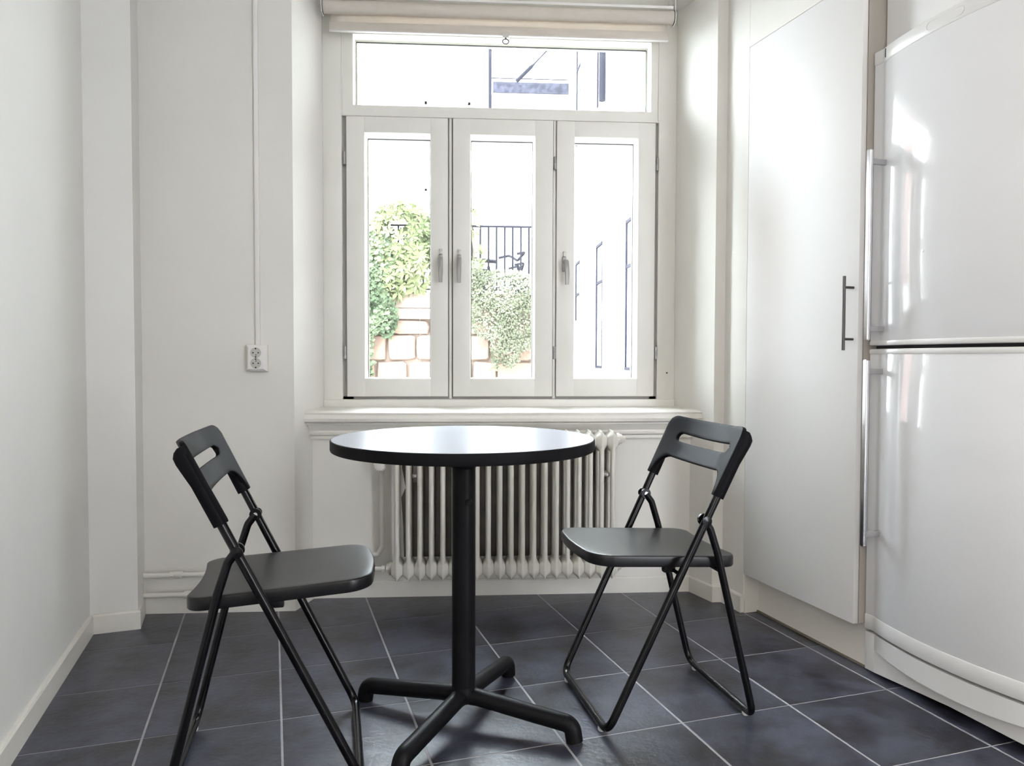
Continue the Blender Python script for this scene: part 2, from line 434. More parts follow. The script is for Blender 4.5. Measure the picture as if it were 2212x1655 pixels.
SASH = [(-.473, -.061, -.400, -.132), (-.040, .373, .031, .299), (.389, .803, .463, .731)]
for k, (x0, x1, o0, o1) in enumerate(SASH):
    s = empty('casement', (0, 0, 0)); s.parent = win
    z0, z1, p0, p1 = .800, 1.941, .8745, 1.877
    st = MB()
    st.box((x0, FY - .006, z0), (o0, FY + .045, z1), .0015); st.box((o1, FY - .006, z0), (x1, FY + .045, z1), .0015)
    st.build('stile', M['frame'], s)
    rl = MB()
    rl.box((o0 - .001, FY - .0052, z0), (o1 + .001, FY + .045, p0), .0012); rl.box((o0 - .001, FY - .0052, p1), (o1 + .001, FY + .045, z1), .0012)
    rl.build('rail', M['frame'], s)
    pane_unit(o0, o1, p0, p1, s)
    # hinges: left edge of the first and third, right edge of the third
# hinges (window parts)
for (x, z) in ((-.481, 1.771), (-.481, .981), (.381, 1.767), (.381, .983), (.811, 1.770), (.811, .983)):
    h = MB().lathe([(.0, -.027), (.0058, -.026), (.0058, -.001), (.0048, 0), (.0058, .001), (.0058, .026), (0, .027)], (x, FY - .006, z), 'z', 12)
    h.box((x - .008, FY - .003, z - .025), (x + .008, FY + .001, z + .025))
    h.build('hinge', M['metal'], win)
# handles
for k, (x, zt) in enumerate(((-.0905, 1.392), (-.0150, 1.391), (.4205, 1.387))):
    h = MB()
    h.box((x - .0085, FY - .016, zt - .068), (x + .0085, FY - .006, zt - .006), .003)      # plate
    dx = .008 if k == 2 else 0
    h.lathe([(.0075, -.014), (.0075, .014)], (x, FY - .024, zt - .030), 'y', 12)
    hp = [(x + dx * .3, FY - .040, zt - .022), (x + dx * .6, FY - .044, zt - .030), (x + dx, FY - .044, zt - .08), (x + dx, FY - .041, zt - .124)]
    rings = []
    for i, p in enumerate(hp):
        w_ = (.0085, .0098, .0092, .0072)[i]; d_ = (.004, .006, .0055, .004)[i]
        rings.append([(p[0] + w_ * a, p[1] + d_ * b, p[2]) for a, b in ((-1, -.4), (-.6, -1), (.6, -1), (1, -.4), (1, .6), (.5, 1), (-.5, 1), (-1, .6))])
    h.loft(rings)
    ho = h.build('handle', M['metal'], win)
    MB().lathe([(.0, -.0), (.0055, .001), (.004, .010), (.0075, .016), (.006, .021), (0, .022)], (x, FY - .016, zt - .006), 'z', 12).build('knob', M['plastic_clear'], ho)
MB().lathe([(0, -.001), (.003, -.001), (.003, .004)], (.861, FY - .001, .899), 'y', 8).build('screw_hole', M['hole'], win)

# sill with moulding below
sill = MB()
prof = [(3.125, .760), (2.972, .752), (2.960, .750), (2.952, .744), (2.955, .738), (2.950, .734), (2.946, .722), (2.950, .710), (2.960, .705), (2.972, .704), (2.972, .698),
        (2.976, .694), (2.986, .676), (2.990, .672), (2.990, .666), (2.984, .662), (2.986, .656), (2.994, .654), (3.000, .650), (3.000, .638), (3.03, .636), (3.125, .636)]
def xl(y): return -.633 + (y - 2.872) * .2569 - .012
def xr(y): return .983 - (y - 2.884) * .3734 + .012
rl, rr = [], []
for (y, z) in prof:
    cut = .0 if z > .70 else .008
    yy = max(y, 2.964)
    rl.append((xl(yy) + cut + .006, y, z)); rr.append((xr(yy) - cut - .006, y, z))
sill.loft([rl, [(.3 * a[0] + .7 * b[0], a[1], a[2] - .0015) for a, b in zip(rl, rr)], rr])
struct('trim_1', sill, M['trim'], smooth=30, label='white painted window sill with a moulded edge and old paint')

# ------------------------------------------------------------------ roller blind
bl = empty('roller_blind', (.16, 3.03, 2.34)); tag(bl, 'cream fabric roller blind rolled up above the window', 'blind')
def local(mb, o):
    bmesh.ops.translate(mb.bm, verts=mb.bm.verts[:], vec=-Vector(o.location)); return mb
rz, ry = 2.336, 3.035
local(MB().tube([(-.545, ry, rz), (.848, ry, rz)], .026, 28), bl).build('fabric_roll', M['fabric'], bl)
hang = MB()
hang.grid(lambda u, v: (-.522 + u * 1.352, 3.055 + .003 * sin(u * 9) * v, 2.335 - v * .082), 30, 4)
fo = local(hang, bl).build('hanging_fabric', M['fabric'], bl); sm = fo.modifiers.new('thick', 'SOLIDIFY'); sm.thickness = .0012
local(MB().box((-.526, 3.049, 2.253), (.834, 3.062, 2.287), .002), bl).build('hem_pocket', M['fabric'], bl)
local(MB().box((-.527, 3.048, 2.2505), (.835, 3.063, 2.2545), .001), bl).build('bottom_bar', M['plastic_white'], bl)
for sx, x in ((-1, -.548), (1, .851)):
    b = MB(); b.box((x, ry - .020, 2.31), (x + sx * .004, ry + .024, 2.404)); b.box((x - sx * .02, ry - .02, 2.398), (x, ry + .024, 2.404))
    b.lathe([(.030, 0), (.030, .003)], (x if sx > 0 else x - .003, ry, rz), 'x', 20)
    local(b, bl).build('bracket', M['plastic_white'], bl)
local(MB().box((-.54, ry - .030, 2.360), (.842, ry - .020, 2.371), .002), bl).build('head_rail', M['plastic_white'], bl)
pl = local(MB().box((.171 - .013, 3.040, 2.241), (.171 + .013, 3.048, 2.262), .002), bl).build('pull_clip', M['plastic_clear'], bl)
ring = [(.171 + .0125 * cos(a) * (1.0), 3.044, 2.226 + .0095 * sin(a)) for a in [2 * pi * k / 20 for k in range(20)]]
rg = MB().tube(ring, .0022, 8, closed=True); rg.box((.168, 3.042, 2.234), (.174, 3.046, 2.243))
local(rg, bl).build('pull_ring', M['gunmetal'], bl)

# ------------------------------------------------------------------ radiator
RX0, RY, NS, SP = -.2505, 2.855, 20, .0437
rad = empty('radiator', (RX0 + SP * 9.5, RY + .045, .1)); tag(rad, 'old cream column radiator under the window behind the table', 'radiator')
sec = MB()
def hubring(z, w, d, cy=.0475, n=5):
    out = []; sag = .30 if w > .012 else .45
    xs = [-1 + 2 * k / (2 * n) for k in range(2 * n + 1)]
    for t in xs: out.append((w * t, cy - d * (1 - sag * abs(t) ** 1.15), z))
    for t in xs[::-1]: out.append((w * t, cy + d * (1 - sag * abs(t) ** 1.15), z))
    return out
c = .0475
bot = [(.1035, .0010, .040), (.108, .0030, .052), (.113, .0075, .058), (.119, .0125, .060), (.126, .0175, .060), (.132, .0219, .060), (.140, .0219, .058), (.156, .0219, .056), (.164, .0212, .056), (.171, .0180, .056), (.177, .0135, .056), (.184, .0100, .056)]
bot = [(z_, w_, min(d_, .0565)) for z_, w_, d_ in bot]
bot0 = [(.103, .0012, .045), (.108, .0035, .055), (.116, .0075, .060), (.123, .0140, .061), (.130, .0205, .060), (.140, .0221, .058), (.152, .0222, .056), (.160, .0200, .056), (.170, .0140, .057), (.180, .0105, .058), (.186, .0096, .056)]
sec.loft([hubring(z, w, d) for z, w, d in bot])
top = [(.600, .0100, .056), (.608, .0125, .056), (.616, .0165, .056), (.623, .0208, .056), (.630, .0219, .056), (.645, .0219, .056), (.652, .0219, .056), (.658, .0175, .056), (.664, .0125, .056), (.670, .0075, .055), (.676, .0035, .050), (.680, .0010, .040)]
top = [(z_, w_, min(d_, .0565)) for z_, w_, d_ in top]
top0 = [(.601, .0096, .056), (.608, .0110, .057), (.618, .0150, .056), (.628, .0205, .055), (.638, .0221, .054), (.650, .0221, .054), (.658, .0205, .055), (.664, .0140, .056), (.670, .0078, .055), (.676, .0040, .050), (.680, .0012, .040)]
sec.loft([hubring(z, w, d) for z, w, d in top])
for cy in (.008, .087):
    sec.loft([[(.0098 * cos(2 * pi * k / 14), cy + .0165 * sin(2 * pi * k / 14), z) for k in range(14)] for z in (.17, .30, .45, .615)])
sm_ = sec.mesh('radiator_section', M['radiator'], 85)
for i in range(NS):
    o = bpy.data.objects.new('section', sm_); COL.objects.link(o); o.parent = rad
    o.location = (RX0 + SP * i - rad.location.x, RY - rad.location.y, -.1)
for sx, x in ((-1, RX0 - .026), (1, RX0 + SP * (NS - 1) + .026)):
    for z in (.146, .644):
        p = MB().lathe([(.024, -.006), (.024, .006)], (x, RY + .0475, z), 'x', 20)
        p.lathe([(.019, -.010), (.019, .010)], (x + sx * .006, RY + .0475, z), 'x', 8)
        if not (sx < 0 and z < .3):
            p.lathe([(.012, -.008), (.011, .008)], (x + sx * .022, RY + .0475, z), 'x', 6)
        local(p, rad).build('end_plug', M['radiator'], rad)
for x in (-.180, .560):
    b = MB().box((x - .014, RY + .10, .47), (x + .014, RY + .107, .60), .002)
    b.box((x - .012, RY + .02, .50), (x + .012, RY + .166, .515), .002)
    bo = local(b, rad).build('wall_bracket', M['steel'], rad)
    local(MB().lathe([(.004, 0), (.004, .005)], (x, RY + .014, .508), 'y', 10), rad).build('screw', M['chrome'], bo)
# thin dark brown-grey patch on the wall behind it
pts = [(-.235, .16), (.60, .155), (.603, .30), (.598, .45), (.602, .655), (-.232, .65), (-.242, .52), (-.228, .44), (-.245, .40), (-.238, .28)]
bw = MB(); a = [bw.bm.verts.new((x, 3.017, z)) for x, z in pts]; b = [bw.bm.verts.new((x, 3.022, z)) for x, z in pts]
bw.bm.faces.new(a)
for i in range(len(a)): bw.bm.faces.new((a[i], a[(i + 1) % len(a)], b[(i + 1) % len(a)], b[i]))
tag(bw.build('trim_2', M['dark_patch'], smooth=0), 'dark brown-grey patch on the wall behind the radiator', kind='structure')

# radiator pipes
pp = empty('heating_pipes', (-.9, 2.83, .15)); tag(pp, 'pair of white painted heating pipes low on the wall left of the radiator', 'pipe')
PY = 2.838
up_ = fillet([(-1.24, PY, .150), (-.66, PY, .155), (-.60, 2.985, .175), (-.335, 2.985, .180), (-.318, 2.985, .21), (-.318, 2.985, .515)], [.03, .04, .006, .01], 5)
local(MB().tube(up_, .0095, 12), pp).build('supply_pipe', M['pipe'], pp)
lo_ = fillet([(-1.20, PY, .076), (-.66, PY, .080), (-.60, 2.965, .090), (-.40, 2.965, .098), (-.385, 2.93, .110), (-.335, 2.905, .1465)], [.03, .03, .02, .02], 4)
local(MB().tube(lo_, .0095, 12), pp).build('return_pipe', M['pipe'], pp)
for (x, z) in ((-1.06, .152), (-1.01, .078)):
    cpl = MB().lathe([(.010, -.022), (.0135, -.021), (.0135, .021), (.010, .022)], (x, PY, z), 'x', 12)
    cpl.lathe([(.015, -.006), (.015, .006)], (x - .012, PY, z), 'x', 6)
    local(cpl, pp).build('coupling', M['pipe'], pp)
for (x, z) in ((-1.15, .112),):
    local(MB().tube([(x - .03, PY + .012, .155), (x - .03, PY + .012, .074)], .004, 8), pp).build('pipe_clip', M['pipe'], pp)
va = MB().lathe([(.0, -.016), (.014, -.015), (.0155, 0), (.014, .015), (0, .016)], (-.352, 2.90, .1465), 'x', 6)
local(va, pp).build('valve_nut', M['brass'], pp)
local(MB().lathe([(.008, -.02), (.008, .02)], (-.318, 2.90, .1465), 'x', 12).lathe([(.013, -.007), (.013, .007)], (-.305, 2.90, .1465), 'x', 6), pp).build('union', M['pipe'], pp)
th = empty('thermostat_valve', (-.318, 2.93, .545)); tag(th, 'round white radiator thermostat knob on a thin pipe under the tabletop', 'valve')
tk = MB().lathe([(.012, .03), (.016, .01), (.0235, .004), (.0245, -.014), (.0225, -.034), (.016, -.040), (0, -.041)], (0, 0, 0), 'y', 28)
tk.build('knob', M['plastic_white'], th)
rb = MB()
for k in range(9):
    a = pi + pi * k / 8
    rb.box((-.001, -.0375, -.0205), (.001, -.034, -.0145), 0, Matrix.Rotation(a - pi / 2 * 3, 4, 'Y'))
rb.build('scale_marks', M['hole'], th, smooth=0)
MB().tube([(0, .02, 0), (0, .055, 0), (0, .055, -.03)], .009, 10).build('valve_body', M['pipe'], th)

# ------------------------------------------------------------------ socket + cable duct
so = empty('wall_socket', (-.7645, 2.872, .957)); tag(so, 'white double power socket on the wall left of the window niche', 'socket')
sb = MB(); rg = []
for (y, w_, h_) in ((0, .0375, .049), (-.022, .0375, .049), (-.032, .030, .0425), (-.034, .027, .040)):
    rg.append([(-w_, y, -h_), (w_, y, -h_), (w_, y, h_), (-w_, y, h_)])
sb.loft(rg); sb.build('housing', M['plastic_white'], so, smooth=0)
for z in (.0195, -.0195):
    well = MB().lathe([(.0, -.0348), (.0178, -.0348), (.0182, -.0356), (.0195, -.0356), (.0195, -.033)], (0, 0, z), 'y', 28)
    wo = well.build('socket_well', mat('socket_well_grey', (.52, .51, .47), .5) if z > 0 else bpy.data.materials['socket_well_grey'], so)
    for (dx, dz, r_) in ((-.0095, 0, .0026), (.0095, 0, .0026), (0, .0155, .0028), (0, -.0155, .0028), (.001, -.0085 if z > 0 else .0085, .002)):
        MB().lathe([(r_, -.0362), (r_, -.034)], (dx, 0, z + dz), 'y', 10).build('pin_hole', M['hole'], wo)
tag(MB().box((-.7715, 2.862, 1.006), (-.7555, 2.873, ZC), .001).build('cable_duct', M['plastic_white']), 'thin white cable duct running up the wall from the double socket', 'cable duct')
tag(MB().lathe([(0, -.001), (.0022, -.001), (.0022, .004)], (-1.263 + .0, 2.49, 1.506), 'x', 8).build('wall_plug_hole', M['hole']), 'tiny dark nail hole in the left wall', 'nail')

# ------------------------------------------------------------------ tall cabinet
cb_ = wall_empty('tall_cabinet'); tag(cb_, 'tall white cabinet with a long dark bar handle left of the refrigerator', 'cabinet')
# local: x = s, y = depth into wall, z
MB().box((0.001, .021, .147), (.556, .60, 2.1085)).build('carcass', M['cab_side'], cb_, smooth=0)
dr = MB().box((-.006, .0, .147), (.555, .0185, 2.108), .0012).build('door', M['cab'], cb_)
hd = MB().lathe([(.0048, .985), (.0048, 1.210)], (.534, -.035, 0), 'z', 14)
for z in (1.019, 1.176): hd.tube([(.534, -.035, z), (.534, .002, z)], .004, 10)
hd.build('handle', M['gunmetal'], dr)
MB().box((-.016, .004, 0), (.001, .60, .147)).build('gable_leg', M['trim'], cb_, smooth=0)
MB().box((.001, .062, 0), (.556, .078, .147)).build('plinth', M['plinth'], cb_, smooth=0)
MB().box((.001, .056, 0), (.556, .0625, .006)).build('plinth_seal', mat('seal_brown', (.16, .14, .11), .7), cb_, smooth=0)

# ------------------------------------------------------------------ refrigerator
fg = wall_empty('refrigerator'); tag(fg, 'white glossy fridge freezer with bowed doors and long metal bar handles', 'refrigerator')
S0, S1, FO, BUL = .5605, 1.160, .042, .036
def front(s):           # depth coordinate of the bowed front at s
    t = (s - S0 - .034) / (S1 - S0 - .068)
    if t <= 0 or t >= 1: return FO
    return FO - BUL * (1 - (2 * t - 1) ** 2) ** .92
def bowed(z0, z1, add=0.0, back=.075, inset=0.0, n=44, bev=.004):
    mb = MB(); ss = [S0 + inset + (S1 - S0 - 2 * inset) * k / n for k in range(n + 1)]
    ss = sorted(set(ss + [S0 + .034, S1 - .034]))
    def ring(z, e):
        return [(min(max(s, S0 + inset + e), S1 - inset - e), front(s) - add + e, z) for s in ss] + [(S1 - inset - e, back, z), (S0 + inset + e, back, z)]
    mb.loft([ring(z0, bev), ring(z0 + bev * .3, bev * .3), ring(z0 + bev, 0), ring(z1 - bev, 0), ring(z1 - bev * .3, bev * .3), ring(z1, bev)])
    return mb
MB().box((S0 + .004, .078, .03), (S1 - .004, .60, 1.872)).build('body', M['fridge_trim'], fg, smooth=0)
MB().box((S0 + .006, .060, .05), (S1 - .006, .080, 1.87)).build('gasket', M['gasket'], fg, smooth=0)
ud = bowed(.9995, 1.876).build('upper_door', M['fridge'], fg)
bowed(1.836, 1.8775, .0022, .074).build('top_trim', M['fridge_trim'], ud)
bowed(.9990, 1.0145, .0022, .074).build('lower_trim', M['fridge_trim'], ud)
ld_ = bowed(.133, .988).build('lower_door', M['fridge'], fg)
bowed(.9725, .9890, .0028, .074).build('top_trim', M['fridge_trim'], ld_)
bowed(.1325, .180, .0022, .074).build('lower_trim', M['fridge_trim'], ld_)
# base panel: curved, with straight kick plate under it and a flat end strip
bp_ = MB(); nn = 40; R1, R2, R3, R4 = [], [], [], []
for k in range(nn + 1):
    t = k / nn; s = S0 + .036 + (S1 - S0 - .036) * t
    f_ = front(s); zl = .078 - .016 * (1 - (2 * t - 1) ** 2)
    R1.append((s, f_ + .001, .1245)); R2.append((s, f_ + .001, zl)); R3.append((s, .078, zl)); R4.append((s, .078, .1245))
for A, B in ((R1, R2), (R2, R3), (R3, R4), (R4, R1)):
    va_ = [bp_.bm.verts.new(p) for p in A]; vb_ = [bp_.bm.verts.new(p) for p in B]
    for k in range(nn): bp_.bm.faces.new((va_[k], va_[k + 1], vb_[k + 1], vb_[k]))
bmesh.ops.remove_doubles(bp_.bm, verts=bp_.bm.verts[:], dist=1e-5)
bp_.build('base_panel', M['fridge_trim'], fg)
MB().box((S0 + .001, FO, .008), (S0 + .036, .078, .1245), .001).build('end_strip', M['fridge_trim'], fg)
kp = MB(); kp.loft([[(S0 + .036, FO + .001, .008), (S0 + .036, FO + .012, .008), (S0 + .036, FO + .012, .09), (S0 + .036, FO + .001, .09)],
                    [(S0 + .3, FO + .001, .022), (S0 + .3, FO + .012, .022), (S0 + .3, FO + .012, .09), (S0 + .3, FO + .001, .09)],
                    [(S1, FO + .001, .022), (S1, FO + .012, .022), (S1, FO + .012, .09), (S1, FO + .001, .09)]])
kp.build('kick_plate', M['fridge_trim'], fg, smooth=0)
for x in (S0 + .05, S1 - .05):
    MB().lathe([(.018, 0), (.018, .008), (.010, .010), (.010, .03)], (x, .11, 0), 'z', 16).build('foot', M['gasket'], fg)
for door, z0, z1 in ((ud, 1.013, 1.572), (ld_, .402, .957)):
    h = MB(); x, y = .612, -.020
    rings = []
    prof = [(-.008, -.003), (-.006, -.006), (.006, -.006), (.008, -.003), (.008, .005), (.005, .008), (-.005, .008), (-.008, .005)]
    for z, e in ((z0, .6), (z0 + .003, 1), (z1 - .003, 1), (z1, .6)): rings.append([(x + a * e, y + b * e, z) for a, b in prof])
    h.loft(rings)
    ho = h.build('bar_handle', M['alu'], door)
    for z in (z0 + .035, z1 - .035): MB().box((x - .005, y + .006, z - .008), (x + .007, front(.615) + .002, z + .008), .001).build('standoff', M['standoff'], door)
MB().box((.6045, FO - .0035 - .003, 1.846), (.6085, FO + .002, 1.872)).build('hinge_slot', M['gasket'], ud, smooth=0)
# oval badge outline on the top trim
ov = []
for k in range(32):
    a = 2 * pi * k / 32; s = .838 + (.048 if cos(a) > 0 else -.048) + .011 * cos(a); ov.append((s, front(s) - .0026, 1.8565 + .011 * sin(a)))
MB().tube(ov, .0008, 6, closed=True).build('badge', M['fridge_trim'], ud)
MB().lathe([(0, -.0012), (.003, -.0008), (.005, 0), (.005, .003)], (.78, front(.78), 1.255), 'y', 16).build('dent', M['fridge'], ud)

uc = wall_empty('wall_cabinet'); tag(uc, 'white cabinet above the refrigerator, only its lower left corner showing', 'cabinet')
MB().box((.562, .100, 1.895), (1.16, .60, 2.60)).build('carcass', M['cab_side'], uc, smooth=0)
MB().box((.562, .080, 1.893), (1.16, .098, 2.60), .004).build('door', M['cab'], uc)

# ------------------------------------------------------------------ table
tb = empty('cafe_table', (.003, 1.963, 0)); tag(tb, 'round pedestal table with pale top, black edge and four-armed black base', 'table')
MB().lathe([(0, .7515), (.3385, .7515), (.3395, .7512)][::-1] + [], (0, 0, 0), 'z', 96) if False else None
MB().lathe([(0, .7495), (.3378, .7495), (.3385, .7500), (.3385, .7504), (.3375, .7512), (0, .7512)], (0, 0, 0), 'z', 128).build('tabletop', M['tabletop'], tb, 30)
MB().lathe([(0, .722), (.337, .722), (.340, .7235), (.3415, .727), (.3415, .7485), (.340, .7505), (.3385, .7508), (.338, .7490), (0, .7490)], (0, 0, 0), 'z', 128).build('edge', M['edge_black'], tb, 30)
cm = MB().lathe([(.031, .055), (.0308, .60), (.0308, .70)], (0, 0, 0), 'z', 36)
cm.lathe([(.0308, .67), (.035, .68), (.035, .70), (.0308, .71)], (0, 0, 0), 'z', 36)
cm.lathe([(.0, .712), (.10, .712), (.10, .722), (0, .722)], (0, 0, 0), 'z', 36)
cm.build('column', M['black'], tb)
MB().lathe([(.008, -.005), (.008, .004), (.003, .006)], (.014, -.030, .585), 'y', 12).build('adjusting_knob', M['black'], tb)
for ang in (radians(154.2), radians(-25.8), radians(63.8), radians(-118.5)):
    rr_ = .300 if abs(ang) < radians(170) else .3
    d = Vector((cos(ang), sin(ang), 0)); pts = fillet([(0, 0, .070), (0.04, 0, .0685), (rr_, 0, .044), (rr_ + .006, 0, .0)], [.03, .030], 8)
    pts = [Vector((p.x * d.x, p.x * d.y, p.z)) for p in pts]
    pts[-1].z = .004
    arm = MB(); n = len(pts)
    perp = Vector((-d.y, d.x, 0)); rings = []
    for i, p in enumerate(pts):
        t = (pts[min(i + 1, n - 1)] - pts[max(i - 1, 0)]).normalized(); v = perp.cross(t)
        f_ = i / (n - 1); w_ = .0225 - .001 * f_; h_ = .0218
        if i == 0: w_, h_ = .026, .024
        rings.append([p + perp * w_ * cos(2 * pi * k / 18) + v * h_ * sin(2 * pi * k / 18) for k in range(18)])
    arm.loft(rings)
    ao = arm.build('base_arm', M['black'], tb)
    MB().lathe([(.018, 0), (.018, .006)], tuple(Vector((d.x * (rr_ + .006), d.y * (rr_ + .006), 0))), 'z', 18).build('foot_pad', M['gasket'], ao)
MB().lathe([(.020, .050), (.030, .054), (.034, .064), (.033, .085), (.030, .100)], (0, 0, 0), 'z', 36).build('hub', M['black'], tb)

# ------------------------------------------------------------------ folding chairs
def make_chair(label):
    ch = empty('folding_chair'); tag(ch, label, 'chair', 'black folding chairs at the round table')
    R = .0105; ZR = .0155
    XM0, XM1, WM0, WT = .200, -.1639, .192, .0178
    def main(z, s): t = (z - .011) / .749; return Vector((XM0 + (XM1 - XM0) * t, s * (WM0 + WT * t), z))
    a, b = main(.755, -1), main(.755, 1); f0, f1 = main(ZR, -1), main(ZR, 1)
    MB().tube(fillet([a, f0, f1, b], .040, 8), R, 14).build('front_frame', M['black_tube'], ch)
    def rear(z, s): return Vector((-.2094 + .2483 * (z - .011), s * .1915, z))
    pts = [main(.5445, -1)]
    P = []
    for s in (-1, 1):
        pv = main(.5445, s); pv.y = s * .190; q0 = main(.512, s) + Vector((-.022, 0, 0)); q0.y = s * .190; k1 = rear(.452, s)
        k0 = Vector((-.0785, s * .190, .519))
        P.append([pv, k0, k1])
    path = [P[0][0], P[0][1], P[0][2], rear(ZR, -1), rear(ZR, 1), P[1][2], P[1][1], P[1][0]]
    MB().tube(fillet(path, [.03, .10, .040, .040, .10, .03], 7), R * .95, 14).build('rear_frame', M['black_tube'], ch)
    for s in (-1, 1):
        pv = main(.5445, s)
        j = MB().lathe([(.0145, -.004), (.0155, -.003), (.0155, .003), (.0145, .004)], (pv.x, s * .1895, pv.z), 'y', 20)
        jo = j.build('pivot_plate', M['black_tube'], ch)
        MB().lathe([(.0, -.0025), (.0055, -.002), (.006, .002), (0, .0025)], (pv.x, s * .1845, pv.z), 'y', 14).build('rivet', M['chrome'], jo)
        MB().lathe([(.0, -.0025), (.0125, -.001), (.0125, .001), (0, .0025)], (pv.x + .002, s * (abs(pv.y) + .0115), pv.z), 'y', 16).build('rivet_cap', M['black_tube'], jo)
    # cross rods carrying the seat
    for x, z, w_, nm in ((.0075, .4075, .197, 'support_rod'), (-.1115, .4055, .191, 'support_rod')):
        MB().tube([(x, -w_, z), (x, w_, z)], .005, 10).build(nm, M['black_tube'], ch)
    for s in (-1, 1):
        MB().box((.002, s * .150 - .010, .402), (.034, s * .150 + .010, .432), .003).build('seat_bracket', M['black_plastic'], ch)
    # foot pads
    for (x, w_) in ((XM0, .150), (-.2083, .150)):
        for s in (-1, 1):
            MB().lathe([(.007, 0), (.009, .003), (.009, .010), (.006, .014)], (x, s * w_, 0), 'z', 12).build('foot_pad', M['rubber'], ch)
    # seat
    fx, bx, hw = .232, -.172, .171
    out = []
    def arc(cx, cy, r, a0, a1, n):
        for k in range(n + 1):
            a = a0 + (a1 - a0) * k / n; out.append((cx + r * cos(a), cy + r * sin(a)))
    rf, rb_ = .062, .040
    arc(fx - rf, hw - rf - .004, rf, radians(8), radians(88), 8)
    for k in range(1, 6): t = k / 6; out.append((fx - rf + (bx + rb_ - fx + rf) * t, hw - .004 + .004 * t))
    arc(bx + rb_, hw - rb_, rb_, radians(90), radians(176), 6)
    for k in range(1, 8): t = k / 8; out.append((bx + .010 * (1 - (2 * t - 1) ** 2), (hw - rb_) * (1 - 2 * t)))
    arc(bx + rb_, -hw + rb_, rb_, radians(184), radians(270), 6)
    for k in range(1, 6): t = k / 6; out.append((bx + rb_ + (fx - rf - bx - rb_) * t, -hw + .004 * t))
    arc(fx - rf, -hw + rf + .004, rf, radians(-88), radians(-8), 8)
    for k in range(1, 8): t = k / 8; out.append((fx - .001 + .009 * (1 - (2 * t - 1) ** 2), (-hw + rf) * (1 - 2 * t)))
    def sz(x, y):
        t = (x - bx) / (fx - bx)
        return .4375 + .0225 * t - .004 * (1 - (2 * t - 1) ** 2) * (1 - (y / hw) ** 2)
    cxm = .03; seat = MB(); rings = []
    def rg_(sc, dz): return [((x - cxm) * sc + cxm, y * sc, sz((x - cxm) * sc + cxm, y * sc) + dz) for x, y in out]
    for sc, dz in ((.97, -.029), (.992, -.029), (1.0, -.026), (1.0, -.006), (.996, -.0022), (.988, -.0004), (.975, 0), (.9, 0), (.75, 0), (.5, 0), (.25, 0)): rings.append(rg_(sc, dz))
    seat.loft(rings)
    seat.build('seat', M['black_plastic'], ch, 60)
    # backrest: bowed moulded panel with a hand slot and side sleeves over the tubes
    zs = .6045; base = main(zs, 1); topm = main(.778, 1)
    dv = Vector((topm.x - base.x, 0, topm.z - base.z)); Lb_ = dv.length; dv.normalize(); dn = Vector((-dv.z, 0, dv.x))   # dn points backwards
    hw0 = WM0 + WT * (zs - .011) / .749; hwt = hw0 + .006
    def P3(u, v, n_=0.0):
        w_ = hw0 + .001 + (hwt - hw0) * v / Lb_
        sag = .026 * (1 - u * u) * min(1, .25 + v / Lb_)
        ed = -.0095 * (1 - (1 - abs(u)) * 2.2) if abs(u) > .55 else -.0001
        p = Vector((base.x, 0, base.z)) + dv * v + dn * (sag + n_ + ed - .002); p.y = u * (w_ + .0085 * abs(u) ** 6)
        return p
    us = set(); slot = .66; inner = .90
    for k in range(-10, 11): us.add(k / 10 * slot)
    for k in range(0, 9): a = pi / 2 * k / 8; us.add(slot + .08 * sin(a)); us.add(-slot - .08 * sin(a))
    for k in range(0, 10): a = pi / 2 * k / 9; us.add(.68 + .255 * sin(a)); us.add(-.68 - .255 * sin(a))
    for x in (.93, .97, 1.0): us.add(x); us.add(-x)
    us = sorted(us); ul = [us[0]]
    for x in us[1:]:
        if x - ul[-1] > .004: ul.append(x)
    us = ul; vc, sh = .685 * Lb_, .072 * Lb_
    def bounds(u):
        au = abs(u)
        vt = Lb_ + .007 * (1 - au * au)
        if au > .86: vt -= .030 * (1 - sqrt(max(0, 1 - ((au - .86) / .14) ** 2)))
        if au < .68: vl = .345 * Lb_
        elif au < .935: vl = .345 * Lb_ * sqrt(max(0, 1 - ((au - .68) / .255) ** 2))
        else: vl = 0
        if au <= slot: s0, s1 = vc - sh, vc + sh
        elif au < slot + .08:
            e = sh * sqrt(max(0, 1 - ((au - slot) / .08) ** 2)); s0, s1 = vc - e, vc + e
        else: s0 = s1 = vc
        return vl, s0, s1, vt
    bk = MB(); prev = None; nr = 6
    for u in us:
        vl, s0, s1, vt = bounds(u)
        lowc = [bk.bm.verts.new(P3(u, vl + (s0 - vl) * k / nr)) for k in range(nr + 1)]
        if s1 - s0 < 1e-4: upc = [lowc[-1]] + [bk.bm.verts.new(P3(u, s1 + (vt - s1) * k / nr)) for k in range(1, nr + 1)]
        else: upc = [bk.bm.verts.new(P3(u, s1 + (vt - s1) * k / nr)) for k in range(nr + 1)]
        if prev:
            for A, B in ((prev[0], lowc), (prev[1], upc)):
                for k in range(nr):
                    vs = []
                    for v in (A[k], B[k], B[k + 1], A[k + 1]):
                        if v not in vs: vs.append(v)
                    if len(vs) >= 3: bk.bm.faces.new(vs)
        prev = (lowc, upc)
    bo = bk.build('backrest', M['black_back'], ch, 60)
    so_ = bo.modifiers.new('thickness', 'SOLIDIFY'); so_.thickness = .0115; so_.offset = 0; so_.use_even_offset = False
    bv = bo.modifiers.new('round', 'BEVEL'); bv.width = .003; bv.segments = 2; bv.limit_method = 'ANGLE'; bv.angle_limit = radians(50)
